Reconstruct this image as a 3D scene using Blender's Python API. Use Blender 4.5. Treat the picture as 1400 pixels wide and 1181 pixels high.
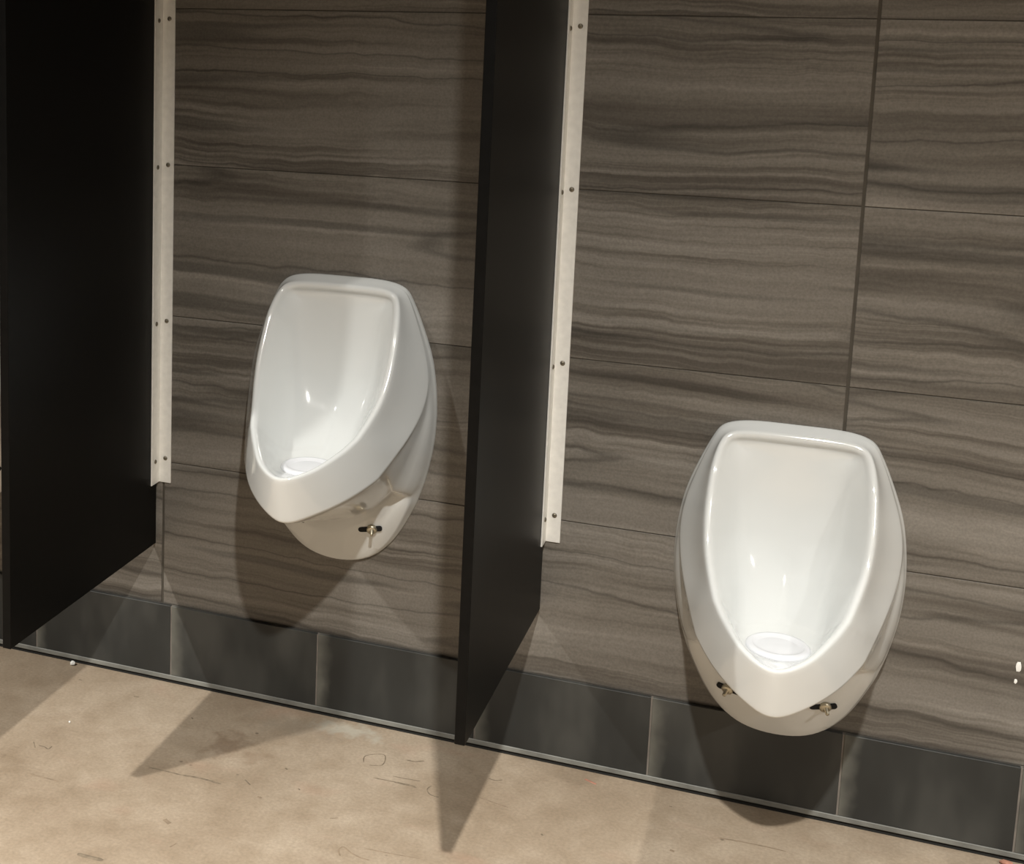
import bpy, bmesh, math, random
from mathutils import Vector, Matrix

# ------------------------------------------------------------------ scene, camera, light
for o in list(bpy.data.objects):
    bpy.data.objects.remove(o)
SC = bpy.context.scene
COL = SC.collection
W, H = 1400.0, 1181.0
F, YAW, PIT, ROL = 1986.0958, 0.4, -0.1565, 0.0168
CAM = Vector((1.2424, -2.587, 1.376))
PPX, PPY = 320.285, 334.899
fw = Vector((-math.sin(YAW) * math.cos(PIT), math.cos(YAW) * math.cos(PIT), math.sin(PIT)))
r0 = Vector((math.cos(YAW), math.sin(YAW), 0)); u0 = r0.cross(fw)
r_ = math.cos(ROL) * r0 + math.sin(ROL) * u0
u_ = -math.sin(ROL) * r0 + math.cos(ROL) * u0
cd = bpy.data.cameras.new('camera'); cam = bpy.data.objects.new('camera', cd); COL.objects.link(cam)
cam.matrix_world = Matrix(((r_.x, u_.x, -fw.x, CAM.x), (r_.y, u_.y, -fw.y, CAM.y), (r_.z, u_.z, -fw.z, CAM.z), (0, 0, 0, 1)))
cd.sensor_fit = 'HORIZONTAL'; cd.sensor_width = 36.0
cd.lens = F / W * 36.0
cd.shift_x = (W / 2 - PPX) / W
cd.shift_y = (PPY - H / 2) / W
cd.clip_start = 0.05
SC.camera = cam

SC.view_settings.view_transform = 'Standard'
SC.view_settings.look = 'None'
SC.view_settings.gamma = 1.0
SC.view_settings.use_curve_mapping = False
SC.view_settings.exposure = 0.32

world = bpy.data.worlds.new('world'); SC.world = world; world.use_nodes = True
world.node_tree.nodes['Background'].inputs[0].default_value = (0.9, 0.95, 1.0, 1)
world.node_tree.nodes['Background'].inputs[1].default_value = 0.05

LAMP_POWER = 465.0
LAMP_COLOR = (1.0, 0.975, 0.92)
CEIL = 2.72
LAMPS = [(-1.17, -2.12), (1.25, -2.12), (3.67, -2.12)]

# ------------------------------------------------------------------ helpers
def pix_floor(px, py, z=0.0):
    d = fw + (px - PPX) / F * r_ - (py - PPY) / F * u_
    return CAM + d * ((z - CAM.z) / d.z)

def link(name, me, mat=None, parent=None):
    o = bpy.data.objects.new(name, me); COL.objects.link(o)
    if mat is not None and me is not None and not me.materials:
        me.materials.append(mat)
    if parent is not None:
        o.parent = parent
    return o

def to_mesh(name, bm, smooth=False):
    bmesh.ops.recalc_face_normals(bm, faces=bm.faces)
    me = bpy.data.meshes.new(name); bm.to_mesh(me); bm.free()
    if smooth:
        for p in me.polygons: p.use_smooth = True
    return me

def box(bm, x0, x1, y0, y1, z0, z1, bev=0.0, seg=1):
    vs = [bm.verts.new((x, y, z)) for x in (x0, x1) for y in (y0, y1) for z in (z0, z1)]
    fs = []
    for idx in ((0, 1, 3, 2), (4, 6, 7, 5), (0, 4, 5, 1), (2, 3, 7, 6), (0, 2, 6, 4), (1, 5, 7, 3)):
        fs.append(bm.faces.new([vs[i] for i in idx]))
    if bev:
        es = set(e for f in fs for e in f.edges)
        bmesh.ops.bevel(bm, geom=list(es), offset=bev, segments=seg, affect='EDGES', profile=0.5)
    return bm

def box_mesh(name, *a, **k):
    bm = bmesh.new(); box(bm, *a, **k); return to_mesh(name, bm)

def lathe(bm, prof, n=24, axis='Z'):
    """prof: list of (radius, height); closed at r=0 ends"""
    rings = []
    for r, h in prof:
        if r < 1e-6:
            rings.append([bm.verts.new((0, 0, h))])
        else:
            rings.append([bm.verts.new((r * math.cos(2 * math.pi * i / n), r * math.sin(2 * math.pi * i / n), h)) for i in range(n)])
    for a, b in zip(rings[:-1], rings[1:]):
        for i in range(n):
            j = (i + 1) % n
            if len(a) == 1 and len(b) > 1: bm.faces.new((a[0], b[i], b[j]))
            elif len(b) == 1 and len(a) > 1: bm.faces.new((a[i], a[j], b[0]))
            elif len(a) > 1: bm.faces.new((a[i], a[j], b[j], b[i]))
    return bm

def tag(o, label, cat, group=None):
    o['label'] = label; o['category'] = cat
    if group: o['group'] = group
    return o

def struct(o, label=None):
    o['kind'] = 'structure'
    if label: o['label'] = label
    return o

def empty(name, loc):
    o = bpy.data.objects.new(name, None); COL.objects.link(o)
    o.location = loc; o.empty_display_size = 0.1
    return o

# ------------------------------------------------------------------ materials
def mat(name):
    m = bpy.data.materials.new(name); m.use_nodes = True
    nt = m.node_tree; b = nt.nodes['Principled BSDF']
    return m, nt, b

def N(nt, t, **kw):
    n = nt.nodes.new(t)
    for k, v in kw.items(): setattr(n, k, v)
    return n

def L(nt, a, b): nt.links.new(a, b)

def math_(nt, op, a, b=None, clamp=False):
    n = N(nt, 'ShaderNodeMath', operation=op); n.use_clamp = clamp
    for i, v in enumerate((a, b)):
        if v is None: continue
        if isinstance(v, (int, float)): n.inputs[i].default_value = v
        else: L(nt, v, n.inputs[i])
    return n.outputs[0]

def vmul(nt, v, s):
    n = N(nt, 'ShaderNodeVectorMath', operation='MULTIPLY'); L(nt, v, n.inputs[0]); n.inputs[1].default_value = s
    return n.outputs[0]

def noise(nt, v, scale=1.0, detail=2.0, rough=0.5):
    n = N(nt, 'ShaderNodeTexNoise'); L(nt, v, n.inputs['Vector'])
    n.inputs['Scale'].default_value = scale; n.inputs['Detail'].default_value = detail; n.inputs['Roughness'].default_value = rough
    return n.outputs['Fac']

def ramp(nt, fac, stops, interp='LINEAR'):
    n = N(nt, 'ShaderNodeValToRGB'); cr = n.color_ramp; cr.interpolation = interp
    while len(cr.elements) < len(stops): cr.elements.new(0.5)
    for e, (p, c) in zip(cr.elements, stops):
        e.position = p; e.color = (c[0], c[1], c[2], 1) if hasattr(c, '__len__') else (c, c, c, 1)
    L(nt, fac, n.inputs[0])
    return n.outputs[0]

def mix(nt, fac, a, b, blend='MIX'):
    n = N(nt, 'ShaderNodeMix', data_type='RGBA', blend_type=blend)
    for i, v in ((0, fac), (6, a), (7, b)):
        if isinstance(v, (int, float)): n.inputs[i].default_value = v
        elif isinstance(v, tuple): n.inputs[i].default_value = (v[0], v[1], v[2], 1)
        else: L(nt, v, n.inputs[i])
    return n.outputs[2]

def simple(name, col, rough=0.5, metal=0.0, spec=0.5, var=0.0, vscale=30.0, emit=None, coat=0.0):
    m, nt, b = mat(name)
    b.inputs['Roughness'].default_value = rough; b.inputs['Metallic'].default_value = metal
    b.inputs['Specular IOR Level'].default_value = spec
    b.inputs['Coat Weight'].default_value = coat
    tc = N(nt, 'ShaderNodeTexCoord')
    n = noise(nt, tc.outputs['Object'], vscale, 3)
    c = ramp(nt, n, [(0.25, tuple(x * (1 - var) for x in col)), (0.75, tuple(min(1, x * (1 + var)) for x in col))])
    L(nt, c, b.inputs['Base Color'])
    if emit:
        b.inputs['Emission Color'].default_value = (*LAMP_COLOR, 1); b.inputs['Emission Strength'].default_value = emit
    return m

def make_tile_mat():
    m, nt, b = mat('striated_porcelain')
    tc = N(nt, 'ShaderNodeTexCoord'); oi = N(nt, 'ShaderNodeObjectInfo')
    add = N(nt, 'ShaderNodeVectorMath', operation='ADD')
    L(nt, tc.outputs['Object'], add.inputs[0]); L(nt, vmul(nt, oi.outputs['Color'], (37, 11, 53)), add.inputs[1])
    P = add.outputs[0]
    w1 = noise(nt, vmul(nt, P, (1.9, 1, 4.0)), 1, 1)
    w2 = noise(nt, vmul(nt, P, (8, 1, 14)), 1, 2)
    dz = math_(nt, 'ADD', math_(nt, 'MULTIPLY', math_(nt, 'SUBTRACT', w1, 0.5), 0.045),
               math_(nt, 'MULTIPLY', math_(nt, 'SUBTRACT', w2, 0.5), 0.010))
    cz = N(nt, 'ShaderNodeCombineXYZ'); L(nt, dz, cz.inputs[2])
    a2 = N(nt, 'ShaderNodeVectorMath', operation='ADD'); L(nt, P, a2.inputs[0]); L(nt, cz.outputs[0], a2.inputs[1])
    Q = a2.outputs[0]
    w3 = noise(nt, vmul(nt, P, (16, 1, 9)), 1, 2)
    c3 = N(nt, 'ShaderNodeCombineXYZ'); L(nt, math_(nt, 'MULTIPLY', math_(nt, 'SUBTRACT', w3, 0.5), 0.016), c3.inputs[2])
    a3 = N(nt, 'ShaderNodeVectorMath', operation='ADD'); L(nt, Q, a3.inputs[0]); L(nt, c3.outputs[0], a3.inputs[1])
    Q2 = a3.outputs[0]
    n1 = noise(nt, vmul(nt, Q, (0.65, 1, 15)), 1, 4, 0.58)
    n2 = noise(nt, vmul(nt, Q2, (1.5, 1, 92)), 1, 3, 0.6)
    n3 = noise(nt, vmul(nt, Q2, (0.55, 1, 11)), 1, 1.0)
    n4 = noise(nt, vmul(nt, Q, (1.1, 1, 34)), 1, 1.0)
    n5 = noise(nt, vmul(nt, Q2, (2.6, 1, 46)), 1, 1.0)
    calm = ramp(nt, noise(nt, vmul(nt, Q, (1.2, 1, 8)), 1, 1), [(0.38, 0.25), (0.62, 1.0)])
    s = math_(nt, 'ADD', math_(nt, 'ADD', math_(nt, 'MULTIPLY', math_(nt, 'SUBTRACT', n1, 0.5), 0.66), 0.5),
              math_(nt, 'MULTIPLY', math_(nt, 'MULTIPLY', math_(nt, 'SUBTRACT', n2, 0.5), 0.62), calm))
    c = ramp(nt, s, [(0.36, (0.080, 0.070, 0.059)), (0.44, (0.120, 0.107, 0.091)), (0.50, (0.160, 0.145, 0.125)), (0.56, (0.180, 0.164, 0.143)), (0.64, (0.225, 0.207, 0.182))])
    d3 = math_(nt, 'ABSOLUTE', math_(nt, 'SUBTRACT', n3, 0.5))
    l3 = ramp(nt, d3, [(0.0, 0.56), (0.008, 0.72), (0.016, 0.93), (0.05, 1.0)])
    l4 = ramp(nt, n4, [(0.30, 0.62), (0.39, 1.0), (0.66, 1.0), (0.74, 1.14)])
    l5 = ramp(nt, n5, [(0.66, 1.0), (0.74, 1.22)])
    c = mix(nt, 1.0, c, l3, 'MULTIPLY'); c = mix(nt, 1.0, c, l4, 'MULTIPLY'); c = mix(nt, 1.0, c, l5, 'MULTIPLY')
    g = noise(nt, P, 260, 2)
    c = mix(nt, 1.0, c, ramp(nt, g, [(0.3, 0.86), (0.7, 1.1)]), 'MULTIPLY')
    L(nt, c, b.inputs['Base Color'])
    b.inputs['Roughness'].default_value = 0.36
    b.inputs['Specular IOR Level'].default_value = 0.45
    return m

def make_base_mat():
    m, nt, b = mat('charcoal_base_tile')
    tc = N(nt, 'ShaderNodeTexCoord'); oi = N(nt, 'ShaderNodeObjectInfo')
    add = N(nt, 'ShaderNodeVectorMath', operation='ADD')
    L(nt, tc.outputs['Object'], add.inputs[0]); L(nt, vmul(nt, oi.outputs['Color'], (17, 11, 23)), add.inputs[1])
    P = add.outputs[0]
    n1 = noise(nt, vmul(nt, P, (9, 1, 3.5)), 1, 3)
    c = ramp(nt, n1, [(0.3, (0.022, 0.0225, 0.021)), (0.5, (0.031, 0.032, 0.030)), (0.68, (0.058, 0.058, 0.053))])
    # pale grout haze left on the tile beside its joints
    sx = N(nt, 'ShaderNodeSeparateXYZ'); L(nt, tc.outputs['Object'], sx.inputs[0])
    wob = noise(nt, vmul(nt, P, (30, 1, 22)), 1, 2)
    dist = math_(nt, 'ADD', sx.outputs[0], math_(nt, 'MULTIPLY', math_(nt, 'SUBTRACT', wob, 0.5), 0.035))
    haze = ramp(nt, dist, [(0.0, 0.55), (0.012, 0.30), (0.03, 0.0)])
    c = mix(nt, haze, c, (0.21, 0.205, 0.175))
    L(nt, c, b.inputs['Base Color'])
    b.inputs['Roughness'].default_value = 0.42
    b.inputs['Specular IOR Level'].default_value = 0.35
    return m

def make_floor_mat():
    m, nt, b = mat('dusty_concrete')
    tc = N(nt, 'ShaderNodeTexCoord'); P = tc.outputs['Object']
    n1 = noise(nt, P, 2.6, 4, 0.55)
    n2 = noise(nt, P, 14, 3, 0.6)
    n3 = noise(nt, P, 170, 3, 0.6)
    s = math_(nt, 'ADD', math_(nt, 'MULTIPLY', n1, 0.6), math_(nt, 'MULTIPLY', n2, 0.4))
    c = ramp(nt, s, [(0.36, (0.275, 0.210, 0.146)), (0.5, (0.340, 0.268, 0.194)), (0.64, (0.415, 0.338, 0.255))])
    c = mix(nt, 1.0, c, ramp(nt, n3, [(0.3, 0.86), (0.7, 1.1)]), 'MULTIPLY')
    # brown stains and small dark specks
    st = noise(nt, P, 7.0, 3, 0.65)
    c = mix(nt, ramp(nt, st, [(0.60, 0.0), (0.72, 0.38)]), c, (0.20, 0.135, 0.085))
    vo = N(nt, 'ShaderNodeTexVoronoi'); L(nt, P, vo.inputs['Vector']); vo.inputs['Scale'].default_value = 16
    sp = math_(nt, 'MULTIPLY', ramp(nt, vo.outputs['Distance'], [(0.03, 1.0), (0.07, 0.0)]), ramp(nt, noise(nt, P, 9, 1), [(0.5, 0.0), (0.58, 1.0)]))
    c = mix(nt, math_(nt, 'MULTIPLY', sp, 0.7), c, (0.10, 0.075, 0.05))
    # reddish smudges
    rd = noise(nt, vmul(nt, P, (5, 9, 1)), 1, 2)
    c = mix(nt, ramp(nt, rd, [(0.62, 0.0), (0.74, 0.20)]), c, (0.42, 0.24, 0.17))
    # spilled plaster dust by the base tiles, then darker brown patches
    for cx, cy, rx, ry, amt, col in ((0.425, -0.045, 0.085, 0.032, 0.6, (0.46, 0.44, 0.37)), (0.33, -0.075, 0.10, 0.05, 0.35, (0.26, 0.22, 0.17)),
                                     (0.235, -0.20, 0.05, 0.06, 0.5, (0.16, 0.10, 0.06)), (0.300, -0.215, 0.035, 0.03, 0.35, (0.2, 0.13, 0.08))):
        sub = N(nt, 'ShaderNodeVectorMath', operation='SUBTRACT'); L(nt, P, sub.inputs[0]); sub.inputs[1].default_value = (cx, cy, 0)
        sc = vmul(nt, sub.outputs[0], (1 / rx, 1 / ry, 0))
        ln = N(nt, 'ShaderNodeVectorMath', operation='LENGTH'); L(nt, sc, ln.inputs[0])
        e = math_(nt, 'ADD', ln.outputs['Value'], math_(nt, 'MULTIPLY', math_(nt, 'SUBTRACT', noise(nt, P, 38, 3), 0.5), 2.4))
        c = mix(nt, math_(nt, 'MULTIPLY', ramp(nt, e, [(0.3, 1.0), (1.0, 0.0)]), amt), c, col)
    L(nt, c, b.inputs['Base Color'])
    L(nt, ramp(nt, n2, [(0.3, 0.42), (0.7, 0.60)]), b.inputs['Roughness'])
    b.inputs['Specular IOR Level'].default_value = 0.35
    bp = N(nt, 'ShaderNodeBump'); bp.inputs['Strength'].default_value = 0.08; bp.inputs['Distance'].default_value = 0.004
    L(nt, n3, bp.inputs['Height']); L(nt, bp.outputs[0], b.inputs['Normal'])
    return m

M = dict(
    tile=make_tile_mat(), base=make_base_mat(), floor=make_floor_mat(),
    grout=simple('dark_grout', (0.066, 0.057, 0.044), 0.9, var=0.2),
    bgrout=simple('pale_grout', (0.17, 0.15, 0.13), 0.9, var=0.25),
    caulk=simple('grey_caulk', (0.19, 0.19, 0.172), 0.6, var=0.35, vscale=18),
    gap=simple('dark_gap', (0.012, 0.012, 0.011), 0.9),
    panel=simple('black_phenolic', (0.0028, 0.0027, 0.0025), 0.42, spec=0.12, var=0.25, vscale=60),
    alu=simple('satin_aluminium', (0.86, 0.85, 0.81), 0.42, metal=0.22, var=0.06, vscale=80),
    screw=simple('dull_screw_steel', (0.20, 0.18, 0.14), 0.42, metal=0.85, var=0.3, vscale=200),
    ceramic=simple('white_vitreous_china', (0.70, 0.715, 0.705), 0.09, spec=0.55, var=0.015, vscale=6, coat=0.3),
    drain=simple('pale_drain_plastic', (0.74, 0.75, 0.78), 0.25, var=0.03),
    zinc=simple('bolt_zinc', (0.55, 0.50, 0.38), 0.35, metal=0.8, var=0.25, vscale=150),
    hole=simple('dark_slot', (0.006, 0.006, 0.006), 0.9),
    paint=simple('painted_plaster', (0.37, 0.37, 0.37), 0.8, var=0.04, vscale=3),
    white=simple('white_trim', (0.75, 0.74, 0.72), 0.5),
    lens=simple('lamp_lens', (0.9, 0.9, 0.9), 0.4, emit=6.0),
    pencil=simple('graphite_mark', (0.185, 0.145, 0.10), 0.9, var=0.4, vscale=90),
    scuff=simple('scuff_dirt', (0.24, 0.18, 0.122), 0.9, var=0.3, vscale=60),
    plaster=simple('plaster_speck', (0.85, 0.85, 0.82), 0.7),
    redpaint=simple('red_chalk', (0.40, 0.19, 0.13), 0.9, var=0.3, vscale=90),
)

# ------------------------------------------------------------------ room shell
X0, X1, Y0 = -3.2, 5.0, -5.4
floor = struct(link('floor', box_mesh('floor', X0, X1, Y0, 0.15, -0.10, 0.0), M['floor']), 'tan dusty concrete floor with scuffs and pencil marks')
struct(link('ceiling', box_mesh('ceiling', X0, X1, Y0, 0.15, CEIL, CEIL + 0.1), M['paint']), 'pale painted ceiling')
struct(link('wall_left', box_mesh('wall_left', X0 - 0.1, X0, Y0, 0.15, 0, CEIL), M['paint']), 'pale painted side wall')
struct(link('wall_right', box_mesh('wall_right', X1, X1 + 0.1, Y0, 0.15, 0, CEIL), M['paint']), 'pale painted side wall')
struct(link('wall_front', box_mesh('wall_front', X0, X1, Y0 - 0.1, Y0, 0, CEIL), M['paint']), 'pale painted wall facing the urinals')

TW, TH, ZE = 0.6350, 0.3050, 0.1682       # wall tile module, first joint height
wall = struct(link('wall_back', box_mesh('wall_back', X0, X1, 0.0016, 0.15, 0.0, CEIL), M['grout']), 'wall clad in taupe striated stone-look tiles')
GX, GZ = 0.0052, 0.0016
tile_me = box_mesh('wall_tile', GX / 2, TW - GX / 2, 0.0, 0.009, GZ / 2, TH - GZ / 2, bev=0.0006)
tile_me.materials.append(M['tile'])
rng = random.Random(11)
for r in range(8):
    for c in range(-3, 6):
        t = link('wall_tile', tile_me, None, wall)
        t.location = (c * TW, 0, ZE + r * TH)
        t.color = (rng.random(), rng.random(), rng.random(), 1)

BH, BY, TB, XB = 0.1690, -0.010, 0.3213, 0.0249
bb = struct(link('baseboard_back', box_mesh('baseboard_back', X0, X1, BY + 0.0012, 0.0022, 0.0085, BH - 0.001), M['bgrout']), 'charcoal tile base along the foot of the wall')
xs = [XB + TB * i for i in range(-10, 5)] + [1.583, 1.905, 2.226, 2.547, 2.868, 3.19, 3.51, 3.83, 4.15, 4.47, 4.79, 5.0]
rng = random.Random(5)
bcache = {}
for a, b in zip(xs[:-1], xs[1:]):
    if a < X0: continue
    w = round(b - a, 4)
    if w not in bcache:
        me = box_mesh('base_tile', 0.0016, w - 0.0016, BY, BY + 0.009, 0.0185, BH, bev=0.0008)
        me.materials.append(M['base']); bcache[w] = me
    t = link('base_tile', bcache[w], None, bb); t.location = (a, 0, 0)
    t.color = (rng.random(), rng.random(), rng.random(), 1)
link('caulk_bead', box_mesh('caulk_bead', X0, X1, BY - 0.0012, BY + 0.004, 0.0085, 0.0182, bev=0.001), M['caulk'], bb)
link('shadow_gap', box_mesh('shadow_gap', X0, X1, BY + 0.003, 0.002, 0.0, 0.0085), M['gap'], bb)

# ------------------------------------------------------------------ partitions
PD, PB, PT, TP = 0.573, 0.300, 1.824, 0.0160     # depth, bottom, top, thickness
panel_me = box_mesh('panel', -TP, 0.0, -PD, -0.0095, PB, PT, bev=0.0008)
wfl = box_mesh('wall_flange', 0.0, 0.0285, -0.0032, -0.0002, 0.430, 1.694, bev=0.0006)
pfl = box_mesh('panel_flange', 0.0002, 0.0032, -0.0375, -0.0002, 0.430, 1.694, bev=0.0006)
bm = bmesh.new()
lathe(bm, [(0.0, 0.0026), (0.0022, 0.0024), (0.0040, 0.0014), (0.0046, 0.0), (0.0, 0.0)], 16)
screw_me = to_mesh('screw', bm, True); screw_me.materials.append(M['screw'])
SZ = [0.4815, 0.7675, 1.0825, 1.368, 1.655]
RX90 = Matrix.Rotation(math.radians(90), 4, 'X')      # +z -> -y
RY90 = Matrix.Rotation(math.radians(90), 4, 'Y')      # +z -> +x
def partition(x, label):
    e = empty('urinal_partition', (x, 0, PB))
    tag(e, label, 'partition', 'black partitions between the urinals')
    off = Vector((0, 0, -PB))
    p = link('panel', panel_me, M['panel'], e); p.location = off
    a = link('bracket_wall_flange', wfl, M['alu'], e); a.location = off
    b = link('bracket_panel_flange', pfl, M['alu'], e); b.location = off
    for z in SZ:
        s = link('screw', screw_me, None, a); s.matrix_local = Matrix.Translation((0.0165, -0.0032, z)) @ RX90
        s = link('screw', screw_me, None, b); s.matrix_local = Matrix.Translation((0.0032, -0.022, z - 0.004)) @ RY90
    return e
partition(-0.0114, 'black urinal partition with an almost hidden urinal on its far side')
partition(0.7794, 'black urinal partition between the higher urinal and the lower urinal')

# ------------------------------------------------------------------ urinals
O_ = [(0, .563), (.075, .562), (.118, .551), (.137, .524), (.158, .475), (.175, .425), (.184, .375), (.188, .315), (.184, .250), (.172, .190), (.150, .125), (.115, .060), (.065, .014), (0, 0)]
R_ = [(0, -.033, .553), (.070, -.033, .552), (.105, -.036, .546), (.120, -.047, .530), (.129, -.072, .497), (.132, -.095, .455), (.132, -.118, .415), (.128, -.140, .378), (.120, -.166, .348), (.106, -.207, .315), (.085, -.247, .292), (.058, -.292, .274), (.028, -.322, .263), (0, -.334, .259)]
E_ = [(0, -.012, .5615), (.074, -.012, .5605), (.1165, -.013, .5495), (.135, -.016, .523), (.155, -.020, .471), (.171, -.024, .418), (.177, -.034, .367), (.171, -.062, .321), (.160, -.096, .288), (.146, -.134, .261), (.125, -.185, .228), (.092, -.242, .207), (.046, -.290, .187), (0, -.308, .172)]
K_ = {7: (.183, -.026, .309), 8: (.176, -.033, .243), 9: (.161, -.037, .185), 9.35: (.1525, -.037, .166), 9.62: (.1485, -.035, .157), 10: (.142, -.033, .130), 11: (.108, -.019, .062), 12: (.062, -.011, .0155), 13: (0, -.009, .003)}
N_ = {7: (.174, -.036, .310), 8: (.161, -.060, .260), 9: (.144, -.078, .208), 9.35: (.130, -.082, .180), 9.62: (.122, -.042, .164), 10: (.108, -.041, .146), 11: (.080, -.048, .120), 12: (.042, -.056, .106), 13: (0, -.060, .101)}
S_ = [(0, -.0235, .522), (0, -.0235, .515), (0, -.0235, .507), (0, -.0238, .495), (0, -.0245, .470), (0, -.026, .435), (0, -.030, .395), (0, -.037, .355), (0, -.050, .315), (0, -.090, .262), (0, -.130, .236), (0, -.175, .231), (0, -.205, .2315), (0, -.225, .233)]

def catmull(pts, k):
    """k sub-steps, mirrored ends so the two halves meet smoothly"""
    P = [Vector(p) for p in pts]
    mir = lambda v: Vector((-v.x, v.y, v.z))
    P = [mir(P[1])] + P + [mir(P[-2])]
    out = []
    for i in range(1, len(P) - 2):
        p0, p1, p2, p3 = P[i - 1:i + 3]
        for j in range(k):
            t = j / k
            out.append(0.5 * ((2 * p1) + (p2 - p0) * t + (2 * p0 - 5 * p1 + 4 * p2 - p3) * t * t + (3 * p1 - p0 - 3 * p2 + p3) * t ** 3))
    out.append(P[-2].copy())
    return out

def build_urinal_mesh():
    def at(lst, t):
        """point of a station curve at a fractional station (Catmull-Rom)"""
        i = int(t); u = t - i
        g = lambda k: Vector(lst[max(0, min(len(lst) - 1, k))])
        p0, p1, p2, p3 = g(i - 1), g(i), g(i + 1), g(i + 2)
        return 0.5 * ((2 * p1) + (p2 - p0) * u + (2 * p0 - 5 * p1 + 4 * p2 - p3) * u * u + (3 * p1 - p0 - 3 * p2 + p3) * u ** 3)
    TS = [0, 1, 2, 3, 4, 5, 6, 7, 8, 9, 9.35, 9.62, 10, 11, 12, 13]      # two extra stations carry the ledge over the bolt recess
    st = len(TS)
    O = [at([(x, 0.0, z) for x, z in O_], t) for t in TS]
    R = [at(R_, t) for t in TS]; E = [at(E_, t) for t in TS]; S = [at(S_, t) for t in TS]
    cen = Vector((0, 0, .30))
    O1 = [Vector((p.x * .998, -.006, cen.z + (p.z - cen.z) * .998)) for p in O]
    O2 = [Vector((p.x * .985, -.0095, cen.z + (p.z - cen.z) * .9875)) for p in O]
    K, Nn = [], []
    for i, t in enumerate(TS):
        if t not in K_:
            K.append(O2[i].lerp(E[i], 0.4)); Nn.append(O2[i].lerp(E[i], 0.75))
        else:
            K.append(Vector(K_[t])); Nn.append(Vector(N_[t]))
    N2 = [Nn[i].lerp(E[i], .5) + (Vector((0, .012, -.002)) if TS[i] >= 9.5 else Vector()) for i in range(st)]
    E0 = [Nn[i].lerp(E[i], .93) + (Vector((-.003 * E[i].x / .15, .0, -.002)) if TS[i] >= 8 else Vector()) for i in range(st)]
    E1 = [E[i].lerp(R[i], .06) for i in range(st)]
    B1 = []
    for i in range(st):
        m = E[i].lerp(R[i], .5)
        bul = -.004 if TS[i] < 9 else .003
        m += Vector((m.x / .15, -.2, 0)) * bul * (1 if TS[i] < 12 else .4)
        B1.append(m)
    R0 = [E[i].lerp(R[i], .93) for i in range(st)]
    DK = [(0, (0, -.1, -1)), (1, (0, -.1, -1)), (2, (-.5, -.08, -.85)), (3, (-.85, -.03, -.5)), (4, (-1, .02, -.12)), (7, (-1, .06, 0)), (9, (-.95, .30, .05)),
          (10, (-.85, .50, .05)), (11, (-.65, .75, .05)), (12, (-.35, .93, .05)), (13, (0, 1, .05))]
    def inward(i, d, up):
        """a point set in from the rim edge, and lifted off the rim face"""
        p, t = R[i], TS[i]
        for (t0, a0), (t1, a1) in zip(DK[:-1], DK[1:]):
            if t0 <= t <= t1:
                tgt = Vector(a0).lerp(Vector(a1), (t - t0) / (t1 - t0)).normalized()
                break
        f = min(1, max(0, (t - 5.5) / 4))
        nrm = Vector((0, -1, .18)).lerp(Vector((0, -.55, .85)), f).normalized()
        return p + tgt * d + nrm * up
    Rt = [inward(i, .0055, .0035) for i in range(st)]
    Ri = [inward(i, .0125, .000) for i in range(st)]
    Rj = [inward(i, .0155, -.008) for i in range(st)]
    cor, cor2, cor3 = [], [], []
    for i in range(st):
        a, s = Rj[i], S[i]
        t = TS[i]; kx = .70
        corner = Vector((a.x * kx, s.y * .9 + a.y * .1, s.z * .75 + a.z * .25))
        G = {8: (.066, -.085, .300), 9: (.064, -.135, .257), 10: (.061, -.182, .2385), 11: (.049, -.218, .237), 12: (.026, -.238, .2375), 13: (0, -.246, .238)}
        if t >= 8: corner = Vector(G[int(t)]).lerp(Vector(G[min(13, int(t) + 1)]), t - int(t))
        if t <= 2: corner = Vector((a.x * .9, s.y, a.z * .6 + s.z * .4 ))
        cor.append(a.lerp(corner, .62)); cor2.append(a.lerp(corner, .93).lerp(s, .04) if t < 8 else corner); cor3.append(corner.lerp(s, .38))
    S1 = [cor3[i].lerp(S[i], .6) for i in range(st)]
    layers = [O, O1, O2, K, Nn, N2, E0, E, E1, B1, R0, R, Rt, Ri, Rj, cor, cor2, cor3, S1, S]
    k = 3
    bm = bmesh.new()
    rings = []
    for li, lay in enumerate(layers):
        half = catmull(lay, k)
        n = len(half)
        if li == len(layers) - 1:
            col = [bm.verts.new(p) for p in half]
            ring = col + [col[n - 1 - j] for j in range(1, n - 1)]
        else:
            full = [Vector((max(p.x, 0), p.y, p.z)) for p in half]
            full[0].x = 0; full[-1].x = 0
            pts = full + [Vector((-full[n - 1 - j].x, full[n - 1 - j].y, full[n - 1 - j].z)) for j in range(1, n - 1)]
            ring = [bm.verts.new(p) for p in pts]
        rings.append(ring)
    for a, b in zip(rings[:-1], rings[1:]):
        m = len(a)
        for i in range(m):
            j = (i + 1) % m
            vs = []
            for v in (a[i], a[j], b[j], b[i]):
                if v not in vs: vs.append(v)
            if len(vs) >= 3:
                try: bm.faces.new(vs)
                except ValueError: pass
    crease = bm.edges.layers.float.new('crease_edge')
    def cr(li, val, lo, hi):
        ring = rings[li]; m = len(ring); half = (m // 2)
        for i in range(m):
            j = (i + 1) % m
            q = min(i, m - i) / k; a_ = min(int(q), st - 2); t = TS[a_] + (TS[a_ + 1] - TS[a_]) * (q - a_)
            if lo <= t <= hi:
                e = bm.edges.get((ring[i], ring[j]))
                if e: e[crease] = val
    cr(3, .9, 8.6, 11.6); cr(4, .45, 8, 13); cr(7, .55, 6, 13); cr(0, 1.0, 0, 13)
    bmesh.ops.recalc_face_normals(bm, faces=bm.faces)
    me = bpy.data.meshes.new('ceramic_body'); bm.to_mesh(me); bm.free()
    for p in me.polygons: p.use_smooth = True
    me.materials.append(M['ceramic'])
    return me

urinal_me = build_urinal_mesh()
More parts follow.
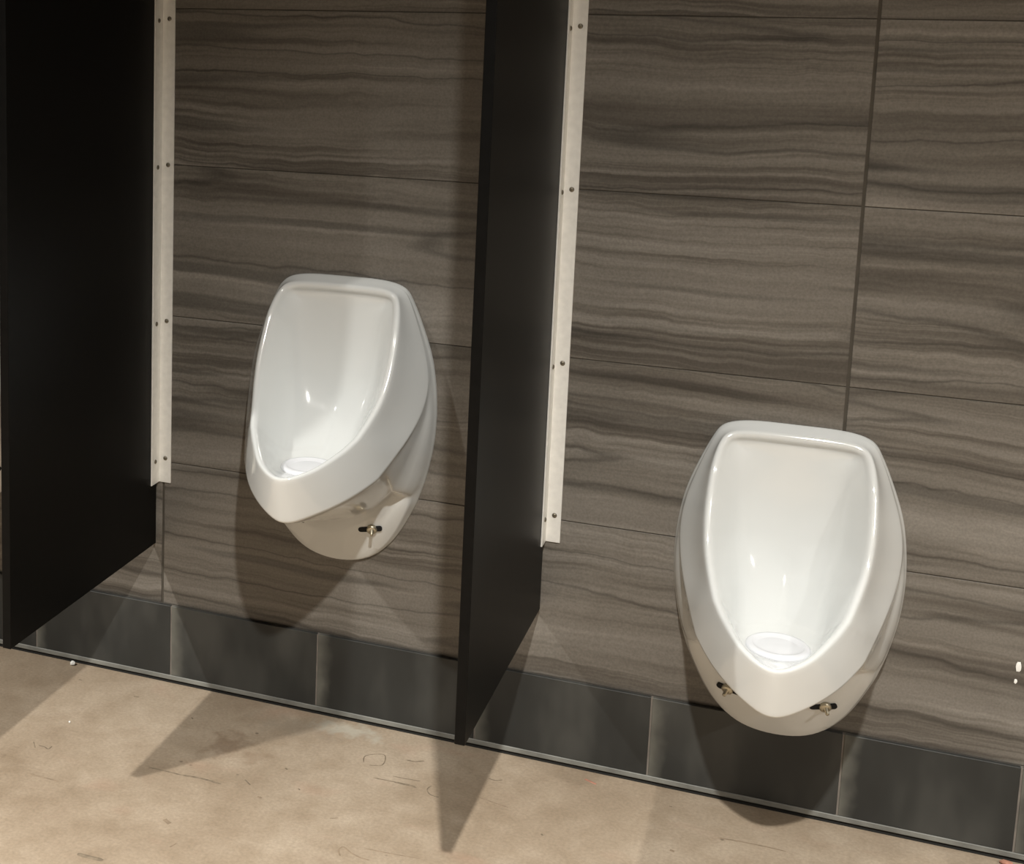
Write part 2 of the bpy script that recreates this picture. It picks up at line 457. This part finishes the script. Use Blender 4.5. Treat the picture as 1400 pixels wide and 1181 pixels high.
# drain cartridge cap
bm = bmesh.new()
lathe(bm, [(0.0, .006), (.030, .0065), (.036, .005), (.040, .009), (.046, .0095), (.050, .006), (.051, 0.0), (0, 0)], 40)
drain_me = to_mesh('drain_cap', bm, True); drain_me.materials.append(M['drain'])
# slot: dark pill, lies in the x/z plane facing -y
bm = bmesh.new()
pts = []
for i in range(24):
    a = 2 * math.pi * i / 24
    pts.append((math.cos(a) * .0058 + (.017 if math.cos(a) > 1e-6 else -.017), math.sin(a) * .0058))
f0 = [bm.verts.new((x, 0, z)) for x, z in pts]; f1 = [bm.verts.new((x, .006, z)) for x, z in pts]
bm.faces.new(f0); bm.faces.new(f1)
for i in range(24):
    j = (i + 1) % 24; bm.faces.new((f0[i], f0[j], f1[j], f1[i]))
slot_me = to_mesh('mounting_slot', bm); slot_me.materials.append(M['hole'])
bm = bmesh.new()
lathe(bm, [(0, .016), (.0030, .0155), (.0033, .004), (.0070, .0038), (.0098, .002), (.0102, -.003), (0, -.003)], 20)
bolt_me = to_mesh('mounting_bolt', bm, True); bolt_me.materials.append(M['zinc'])

from mathutils.bvhtree import BVHTree
_b = bmesh.new(); _b.from_mesh(urinal_me); bvh = BVHTree.FromBMesh(_b); _b.free()
def slot_frame(s):
    """lay the slot on the plate face, its local -y along the face normal"""
    c, n, _, _ = bvh.ray_cast(Vector((s * .076, -.10, .086)), Vector((0, 1, 0)))
    if n.y > 0: n = -n
    yv = -n; xv = Vector((1, 0, 0)); xv = (xv - xv.dot(yv) * yv).normalized(); zv = xv.cross(yv)
    c = c + n * .0026
    return Matrix(((xv.x, yv.x, zv.x, c.x), (xv.y, yv.y, zv.y, c.y), (xv.z, yv.z, zv.z, c.z), (0, 0, 0, 1)))

def urinal(x, z, label):
    e = empty('urinal', (x, 0, z)); tag(e, label, 'urinal', 'white wall-hung urinals')
    b = link('ceramic_body', urinal_me, None, e)
    sm = b.modifiers.new('smooth', 'SUBSURF'); sm.levels = 1; sm.render_levels = 1
    d = link('drain_cap', drain_me, None, e); d.location = (0, -.184, .2345)
    for s in (-1, 1):
        sl = link('mounting_slot', slot_me, None, e); sl.matrix_local = slot_frame(s)
        bo = link('mounting_bolt', bolt_me, None, sl); bo.matrix_local = Matrix.Translation((.003 * s, -.001, 0)) @ RX90
    return e
urinal(0.380, 0.328, 'white ceramic urinal mounted higher, boxed in by a black partition on either side')
urinal(1.197, 0.140, 'white ceramic urinal mounted lowest, under the wide vertical tile joint')
urinal(-0.466, 0.328, 'white ceramic urinal almost wholly hidden behind a black partition')

# ------------------------------------------------------------------ lamps
bm = bmesh.new()
lathe(bm, [(.060, -.030), (.062, -.004), (.080, -.008), (.088, -.004), (.090, 0.0), (.066, 0.0), (.060, -.002)], 40)
trim_me = to_mesh('trim_ring', bm, True); trim_me.materials.append(M['white'])
bm = bmesh.new(); lathe(bm, [(0, -.004), (.059, -.004), (.059, -.001), (0, -.001)], 32)
lens_me = to_mesh('lens', bm); lens_me.materials.append(M['lens'])
def downlight(x, y, p, label):
    e = empty('ceiling_downlight', (x, y, CEIL))
    tag(e, label, 'downlight', 'ceiling downlights')
    link('trim_ring', trim_me, None, e); link('lens', lens_me, None, e)
    ld = bpy.data.lights.new('lamp', 'SPOT'); ld.energy = p; ld.color = LAMP_COLOR
    ld.spot_size = math.radians(130); ld.spot_blend = 1.0; ld.shadow_soft_size = 0.035
    lo = bpy.data.objects.new('lamp', ld); COL.objects.link(lo); lo.parent = e; lo.location = (0, 0, -.05)
for (x, y), where in zip(LAMPS, ('in front of the hidden urinal', 'in front of the lowest urinal', 'farthest from the black partitions')):
    downlight(x, y, LAMP_POWER, 'round recessed ceiling downlight ' + where)

# ------------------------------------------------------------------ marks and crumbs on the floor
def mark(pts, w, m, name):
    """thin dab of pencil or dirt along pixel points on the floor, tapering at its ends"""
    P = [pix_floor(*p) for p in pts]
    if len(P) > 2:
        Q = [P[0]] + P + [P[-1]]; P = []
        for i in range(1, len(Q) - 2):
            p0, p1, p2, p3 = Q[i - 1:i + 3]
            for t in (0, .25, .5, .75):
                P.append(0.5 * ((2 * p1) + (p2 - p0) * t + (2 * p0 - 5 * p1 + 4 * p2 - p3) * t * t + (3 * p1 - p0 - 3 * p2 + p3) * t ** 3))
        P.append(Q[-1])
    w *= 1.5
    bm = bmesh.new(); prev = None
    for i, p in enumerate(P):
        d = (P[min(i + 1, len(P) - 1)] - P[max(i - 1, 0)]); d.z = 0; d.normalize()
        n = Vector((-d.y, d.x, 0)); ww = w * (0.45 if i in (0, len(P) - 1) else 1.0) / 2
        cur = [bm.verts.new((p.x + n.x * s * ww, p.y + n.y * s * ww, z)) for s, z in ((1, .0001), (0, .0005), (-1, .0001))]
        if prev:
            for q in range(2): bm.faces.new((prev[q], prev[q + 1], cur[q + 1], cur[q]))
        prev = cur
    return link(name, to_mesh(name, bm), m, floor)
MARKS = [
    ([(46, 1014), (48, 1022)], .003, 'pencil'), ([(53, 1019), (61, 1021), (66, 1024), (71, 1020)], .002, 'pencil'),
    ([(42, 1058), (60, 1063), (80, 1068)], .0022, 'scuff'), ([(203, 1049), (222, 1053), (250, 1060)], .0022, 'pencil'), ([(245, 1059), (275, 1064), (302, 1072)], .003, 'pencil'),
    ([(106, 1167), (120, 1171), (141, 1176)], .006, 'pencil'), ([(225, 1120), (232, 1126)], .012, 'scuff'), ([(232, 1158), (241, 1153)], .004, 'scuff'),
    ([(335, 1066), (342, 1073)], .004, 'pencil'), ([(352, 1089), (358, 1091)], .007, 'scuff'),
    ([(510, 1063), (530, 1067), (560, 1073), (568, 1076)], .002, 'pencil'), ([(537, 1061), (558, 1065), (575, 1068)], .0018, 'pencil'), ([(538, 1069), (555, 1073), (570, 1077)], .0018, 'pencil'),
    ([(556, 1039), (568, 1041), (580, 1040)], .0022, 'pencil'), ([(497, 1042), (500, 1033), (522, 1031), (527, 1036), (522, 1046), (505, 1046)], .0014, 'pencil'),
    ([(590, 1074), (584, 1079), (588, 1086), (600, 1090)], .0016, 'pencil'),
    ([(465, 1170), (463, 1162), (470, 1158), (480, 1166), (492, 1172), (505, 1176)], .002, 'scuff'), ([(500, 1160), (530, 1166), (575, 1174)], .0016, 'scuff'),
    ([(451, 1119), (462, 1118)], .003, 'scuff'), ([(668, 1064), (678, 1067), (687, 1066)], .002, 'pencil'),
    ([(655, 1090), (672, 1096), (695, 1104)], .0016, 'scuff'), ([(655, 1097), (678, 1102)], .0016, 'scuff'),
    ([(740, 1140), (742, 1142)], .005, 'pencil'), ([(390, 1050), (393, 1052)], .005, 'pencil'), ([(408, 1078), (410, 1080)], .004, 'pencil'),
    ([(108, 929), (112, 930)], .005, 'pencil'), ([(183, 952), (190, 953)], .006, 'pencil'), ([(262, 981), (264, 983)], .004, 'pencil'),
    ([(915, 1102), (919, 1103)], .004, 'pencil'), ([(980, 1145), (1010, 1150), (1045, 1157), (1075, 1164)], .002, 'scuff'), ([(916, 1162), (922, 1164)], .008, 'scuff'),
    ([(800, 1065), (815, 1072)], .008, 'redpaint'),
]
for pts, w, m in MARKS: mark(pts, w, M[m], 'floor_mark')

def crumb(loc, r, m, name, label, cat, seed, flat=(1, 1, 1)):
    rg = random.Random(seed); bm = bmesh.new()
    bmesh.ops.create_icosphere(bm, subdivisions=2, radius=r)
    for v in bm.verts: v.co = Vector((v.co.x * flat[0], v.co.y * flat[1], v.co.z * flat[2])) * rg.uniform(.78, 1.15)
    o = link(name, to_mesh(name, bm), m); o.location = loc
    return tag(o, label, cat)
p = pix_floor(103, 906); crumb((p.x, p.y - .012, .0045), .005, M['plaster'], 'plaster_crumb', 'tiny white plaster crumb lying against the charcoal base', 'crumb', 1, (1.2, 1, .9))
p = pix_floor(95, 988); crumb((p.x, p.y, .0018), .0020, M['plaster'], 'plaster_crumb', 'pinhead white plaster crumb out on the open floor', 'crumb', 2)
p = pix_floor(1374, 1176); crumb((p.x, -.022, .004), .0065, M['redpaint'], 'red_lump', 'small red lump at the foot of the charcoal base', 'lump', 3, (1.5, .9, .6))
crumb((1.563, -.0006, .339), .0075, M['plaster'], 'plaster_splash', 'longer of two white plaster splashes on the tile', 'splash', 4, (.55, .16, 1.25))
crumb((1.561, -.0004, .313), .004, M['plaster'], 'plaster_splash', 'smaller of two white plaster splashes on the tile', 'splash', 5, (.6, .16, 1.1))
